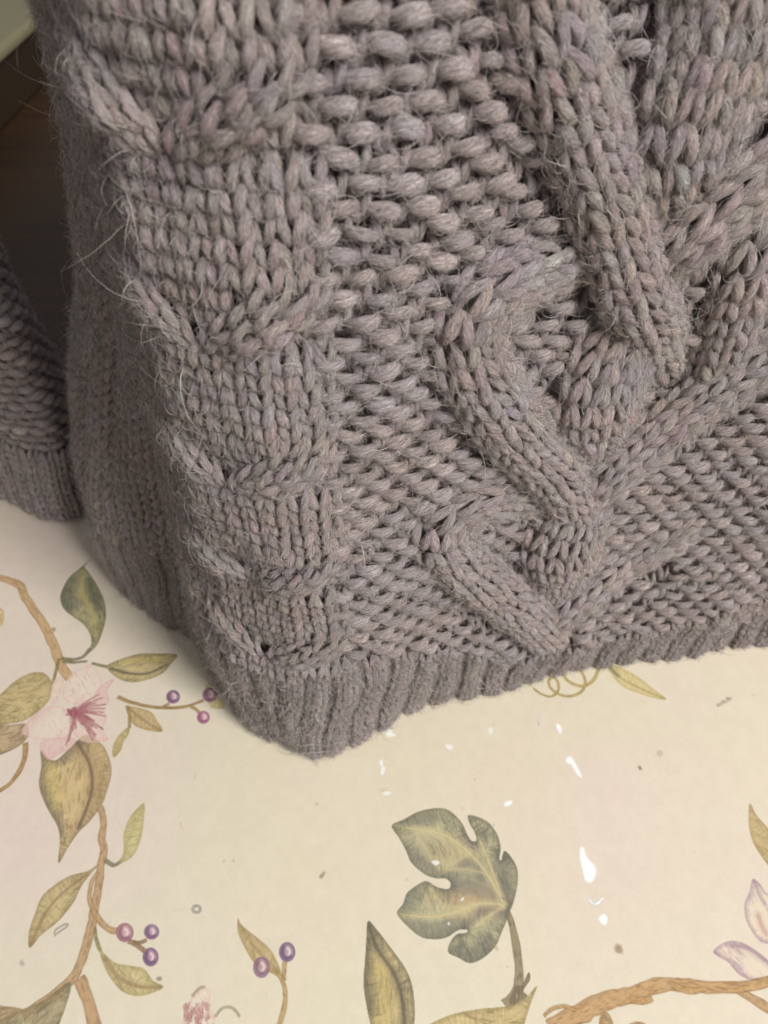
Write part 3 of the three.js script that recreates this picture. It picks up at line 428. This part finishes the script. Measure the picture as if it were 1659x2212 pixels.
for (const k of strands) {
  const core = [], rads = [];
  for (let i = 0; i < k.line.length; i++) {
    const a = k.line[Math.max(0, i - 1)], b = k.line[Math.min(k.line.length - 1, i + 1)], l = Math.hypot(a.x - b.x, a.y - b.y) || 1e-6, ds = (a.x - b.x) / l, dy = (a.y - b.y) / l;  // towards the strand's upper end
    const p = k.line[i], f = sheet.frame(p.x, p.y);
    core.push(f.p.clone().addScaledVector(f.n, p.z - k.rad + 0.0002)); rads.push(k.rad - 0.0012);
    for (let j = 0; j < k.nc; j++) {
      const r = (j + 0.5) / k.nc * 2 - 1, roll = r * k.arc, o = k.rad * Math.sin(roll), drop = k.rad * (1 - Math.cos(roll)), s = p.x + dy * o, y = p.y - ds * o;
      if (y < ribTop(s) - 0.002 || y > YMAX + 0.02) continue;
      knitV(sheet, 'cable_panel_001', s + gauss() * 0.0002, y + gauss() * 0.0002, ds, dy, k.w, 0.0039, p.z - drop, 0.00102, { fuzz: 1.1, roll });
    }
  }
  cores.push([core, rads]);
}

// ---- moss stitch between and beside the cables
for (let y = 0.008, row = 0; y < YMAX; y += H, row++) for (let s = LC.half + 0.0004, col = 0; s < sEnd; s += W, col++) {
  if (y < ribTop(s) + 0.0005 + 0.001 * noise(s * 400, 3)) continue;
  const cv = cover(s, y); if (cv < (s > 0.055 ? 1.08 : 0.82)) continue;
  const ss = s + gauss() * 0.00038, yy = y + gauss() * 0.0004 + 0.0014 * noise(s * 90, y * 40) - 0.1 * (s - 0.035) * (1 - sstep(0.1, 0.16, y));
  const panel = s < 0.06 ? 'moss_stitch_panel' : 'moss_stitch_panel_001';
  if ((row + col) % 2) bump(sheet, panel, ss, yy, W * lerp(1.04, 0.97, sstep(0.06, 0.11, y)), H, 0.0002 + 0.0004 * gauss(), 0.00122, { tilt: s < 0.07 ? -0.1 : 0.0, fuzz: 1.1 }); else knitV(sheet, panel, ss, yy, 0, 1, W * 0.86, H * 1.0, -0.0011, 0.00074, { fuzz: 0.6 });
}
// ---- side of the body, round the fold: plain columns with shallow pleats
for (let s = -LC.half - 0.0018, col = 0; s > sheet.sAt(1); s -= 0.0036, col++) for (let y = ribTop(s); y < YMAX; y += 0.0037) {
  knitV(sheet, 'side_panel', s + gauss() * 0.00025, y + (col % 2) * 0.0018 + gauss() * 0.0002, 0, 1, 0.0037, 0.0037, 0.0002 + 0.0006 * Math.cos(col * 1.256), 0.00104, { fuzz: 1.25, rs: 6, seg: 6, roll: 0.2 * Math.sin(col * 1.256) });
}
// ---- ribbing at the hem
{
  const cw = 0.00236, rh = 0.0024;                                                     // two raised columns, one sunk
  for (let s = sheet.sAt(1), k = 0; s < sEnd; s += cw, k++) { const m = k % 3, e = m === 2 ? -0.0011 : 0.0004; for (let y = 0.0008; y < ribTop(s) + 0.0016; y += rh) {
    const ss = s + 0.0008 * noise(Math.floor(k / 3) * 3.1, y * 60) + gauss() * 0.0001, f = sstep(0, 0.006, y);
    knitV(sheet, 'ribbed_hem', ss, y + gauss() * 0.00016, 0, 1, cw * 1.05, rh, e + 0.0006 * f + 0.0006 * noise(k / 3, 4), 0.00072, { rs: 6, seg: 5, fuzz: 1.5, roll: m === 0 ? -0.3 : m === 1 ? 0.3 : 0 });
  } }
}

// ---------------------------------------------------------------- sleeve standing behind, on the far side
const SLB = [[-240, -225], [-190, -204], [-150, -195], [-128, -190], [-112, -184], [-103, -184], [-100, -192], [-104, -206], [-125, -228], [-170, -250], [-220, -250]];
const SLH = SLB.map(([x, z], i) => (i === 5 ? [-105, -182] : i === 4 ? [-114, -181] : [x, z]));
const SLT = SLB.map(([x, z]) => [x - 9, z]);
const sleeveSheet = makeSheet(SLB, SLH, SLT, 5, 0.0015, (s, y) => 0.0014 * noise(s * 45 + 9, y * 40 + 4));
{
  const rp = 0.0072, cw = 0.0027, rh = 0.0028, S = sleeveSheet, s0 = -0.07, s1 = 0.05, top = 0.03;
  for (let s = s0; s < s1; s += rp) {
    for (const j of [-1, 1]) for (let y = 0.003; y < top; y += rh) knitV(S, 'sleeve', s + j * cw * 0.48, y, 0, 1, cw * 1.1, rh, 0.0008, 0.00086, { rs: 6, seg: 5, fuzz: 1.1, roll: j * 0.5 });
    for (let y = 0.004; y < top; y += rh) bump(S, 'sleeve', s + rp / 2, y, 0.0014, rh, -0.0018, 0.00066, { fuzz: 0.5 });
  }
  for (let y = top + 0.002, row = 0; y < 0.15; y += H, row++) for (let s = s0, col = 0; s < s1; s += W, col++) { if ((row + col) % 2) bump(S, 'sleeve', s, y, W, H, 0.0003, 0.00122, {}); else knitV(S, 'sleeve', s, y, 0, 1, W * 0.9, H * 0.95, -0.0004, 0.00072, { rs: 6, seg: 6, fuzz: 0.6 }); }
}

// ---------------------------------------------------------------- assemble the sweater
const sweater = new THREE.Group(); sweater.name = 'knitted_sweater'; sweater.position.set(0.03, 0, -0.16); scene.add(sweater);
tag(sweater, 'mauve grey cable knit wool sweater standing with its ribbed hem on the printed board', 'sweater');
const ORG = sweater.position;
const LABEL = {
  cable_panel: 'narrow cable of knit stitches crossing in V shapes', cable_panel_001: 'wide raised cable with interlacing strands', moss_stitch_panel: 'bumpy moss stitch between the two cables', moss_stitch_panel_001: 'bumpy moss stitch beside the wide cable',
  side_panel: 'fuzzy side of the sweater turned away round the fold', ribbed_hem: 'ribbed hem of the sweater', sleeve: 'separate sleeve with ribbed cuff beside the sweater body',
};
// the stitches that show largest become pieces of their own
{
  const m = new THREE.Matrix4(); camera.updateMatrixWorld(); camera.updateProjectionMatrix(); m.multiplyMatrices(camera.projectionMatrix, camera.matrixWorldInverse);
  for (const st of stitches) { const p = st.buf.p, n = p.length / 3, c = V(0, 0, 0); for (let i = 0; i < p.length; i += 3) { c.x += p[i]; c.y += p[i + 1]; c.z += p[i + 2]; } c.multiplyScalar(1 / n); st.c = c; const q = c.clone().applyMatrix4(m), d = c.distanceTo(camera.position); st.size = Math.abs(q.x) < 0.97 && Math.abs(q.y) < 0.97 && /cable|moss/.test(st.panel) ? 1 / d : 0; }
}
const ranked = stitches.filter((s) => s.size > 0).sort((a, b) => b.size - a.size), single = new Set(ranked.slice(0, 300));
for (const name of Object.keys(LABEL)) {
  const mine = stitches.filter((s) => s.panel === name), all = new Buf(); for (const s of mine) if (!single.has(s)) all.add(s.buf);
  const panel = new THREE.Mesh(all.geometry([ORG.x, ORG.y, ORG.z]), yarn); panel.name = name; panel.userData.label = LABEL[name]; sweater.add(panel);
  let k = 0;
  for (const s of mine) if (single.has(s)) { const c = s.c, me = new THREE.Mesh(s.buf.geometry([c.x, c.y, c.z]), yarn); me.name = k ? 'stitch_' + String(k).padStart(3, '0') : 'stitch'; k++; me.position.copy(c).sub(ORG); panel.add(me); }
}
function backing(S, s0, s1, y0, y1, depth, closed) {
  const b = new Buf(), ns = Math.ceil((s1 - s0) / 0.0025), ny = Math.ceil((y1 - y0) / 0.004);
  for (let j = 0; j <= ny; j++) for (let i = 0; i <= ns; i++) { const s = lerp(s0, s1, i / ns), y = lerp(y0, y1, j / ny), f = S.frame(s, Math.max(y, 0.002)); const p = f.p.addScaledVector(f.n, -depth); p.y = y; b.p.push(p.x, p.y, p.z); b.n.push(f.n.x, f.n.y, f.n.z); b.u.push(s / 0.006, y / 0.006); b.c.push(1, 1, 1); }
  for (let j = 0; j < ny; j++) for (let i = 0; i < ns; i++) { const a = j * (ns + 1) + i, c = a + ns + 1; b.i.push(a, a + 1, c, a + 1, c + 1, c); }
  return b.geometry([ORG.x, ORG.y, ORG.z]);
}
{ const k = new THREE.Mesh(backing(sheet, 0, sheet.total, 0.0006, YMAX + 0.012, 0.0034), backingMat); k.name = 'fabric_backing'; sweater.add(k); const q = new THREE.Mesh(backing(sleeveSheet, 0, sleeveSheet.total, 0.002, 0.155, 0.0022), backingMat); q.name = 'fabric_backing'; sweater.add(q); }

for (const [pts, rads] of cores) { const b = new Buf(), keep = fibres.length; const at = pts.map((p) => p.clone()); tube(b, at, rads, V(0, 0, 1), [1, 1, 1], 12, 0, 1); fibres.length = keep; const m = new THREE.Mesh(b.geometry([ORG.x, ORG.y, ORG.z]), backingMat); m.name = 'cable_core'; sweater.add(m); }

// ---------------------------------------------------------------- loose fibres
function hairGeometry(kind, seed, rad) {
  const q = rng(seed), pts = [], n = kind === 'long' ? 22 : 9, b = new Buf(); let a = (q() - 0.5) * 0.7, e = kind === 'long' ? 0.25 : 0.5, x = 0, y = 0, z = 0; const curl = (q() - 0.5) * (kind === 'long' ? 0.5 : 0.55), drop = -(kind === 'long' ? 0.04 : 0.13);
  for (let i = 0; i < n; i++) { pts.push(V(x, y, z)); const st = 1 / (n - 1); x += Math.cos(a) * Math.cos(e) * st; y += Math.sin(a) * Math.cos(e) * st; z += Math.sin(e) * st; a += curl * (0.6 + 0.8 * q()) * (kind === 'long' ? 0.42 : 1) + (q() - 0.5) * 0.3; e += drop + (q() - 0.5) * 0.12; }
  for (let i = 0; i < n; i++) { const T = pts[Math.min(n - 1, i + 1)].clone().sub(pts[Math.max(0, i - 1)]).normalize(), B = new THREE.Vector3().crossVectors(T, V(0, 0, 1)).normalize(), N = new THREE.Vector3().crossVectors(B, T), r = rad * (1 - 0.75 * i / (n - 1)); for (let j = 0; j < 3; j++) { const g = j * 2.0944, d = B.clone().multiplyScalar(Math.cos(g)).addScaledVector(N, Math.sin(g)); b.p.push(...pts[i].clone().addScaledVector(d, r).toArray()); b.n.push(...d.toArray()); b.u.push(0, 0); b.c.push(1, 1, 1); } }
  for (let i = 0; i < n - 1; i++) for (let j = 0; j < 3; j++) { const a2 = i * 3 + j, c = i * 3 + (j + 1) % 3; b.i.push(a2, a2 + 3, c, c, a2 + 3, c + 3); }
  return b.geometry();
}
{
  const short = [], long = []; const KS = 10, KL = 8; for (let i = 0; i < KS; i++) short.push([]); for (let i = 0; i < KL; i++) long.push([]);
  const M = new THREE.Matrix4(), X = new THREE.Vector3(), Y = new THREE.Vector3(), Z = new THREE.Vector3();
  const dye = [[0.45, 0.38, 0.365], [0.52, 0.455, 0.43], [0.42, 0.36, 0.30], [0.40, 0.39, 0.385], [0.72, 0.66, 0.62], [0.62, 0.56, 0.54], [0.22, 0.185, 0.175], [0.14, 0.12, 0.115]];
  function grow(list, f, len, spread, lift, pale = 1) {
    const [p, T, N, B, r] = f, ang = (R() - 0.5) * 2.3, th = (R() < 0.5 ? 0 : Math.PI) + gauss() * spread;
    const out = N.clone().multiplyScalar(Math.cos(ang)).addScaledVector(B, Math.sin(ang)).normalize(), side = new THREE.Vector3().crossVectors(T, out).normalize();
    X.copy(T).multiplyScalar(Math.cos(th)).addScaledVector(side, Math.sin(th)).addScaledVector(out, lift * R()).normalize();
    Y.crossVectors(out, X).normalize(); Z.crossVectors(X, Y).normalize();
    M.makeBasis(X.multiplyScalar(len), Y.multiplyScalar(len * (R() < 0.5 ? 1 : -1)), Z.multiplyScalar(len));
    const q = p.clone().addScaledVector(out, r * 0.82).addScaledVector(T, gauss() * 0.0004).sub(ORG); M.setPosition(q);
    const d = dye[Math.floor(R() * dye.length)], br = rr(0.8, 1.15) * pale;
    list[Math.floor(R() * list.length)].push([M.clone(), [d[0] * br, d[1] * br, d[2] * br]]);
  }
  for (const f of fibres) {
    const w = f[5], d = f[0].distanceTo(camera.position), n = w * 9 * clamp(0.15 / d, 0.85, 1.1), k = Math.floor(n) + (R() < n % 1 ? 1 : 0);
    for (let i = 0; i < k; i++) grow(short, f, R() < 0.05 ? rr(0.0028, 0.005) : rr(0.0011, 0.0026), 0.7, 0.3);
    if (R() < 0.011 * w) grow(long, f, rr(0.006, 0.016), 1.4, 0.35, 1.3);
  }
  const put = (sets, kind, rad) => sets.forEach((s, i) => { if (!s.length) return; const im = new THREE.InstancedMesh(hairGeometry(kind, 100 + i * 7 + (kind === 'long' ? 500 : 0), rad), hairMat, s.length); s.forEach(([m, c], j) => { im.setMatrixAt(j, m); im.setColorAt(j, new THREE.Color().setRGB(...c)); }); im.name = 'wool_fuzz'; im.userData.kind = 'stuff'; sweater.add(im); });
  put(short, 'short', 0.0112); put(long, 'long', 0.0026);
  console.log('stitches', stitches.length, 'fibres', short.reduce((a, s) => a + s.length, 0), long.reduce((a, s) => a + s.length, 0));
}
shade(scene);
renderer.render(scene, camera);
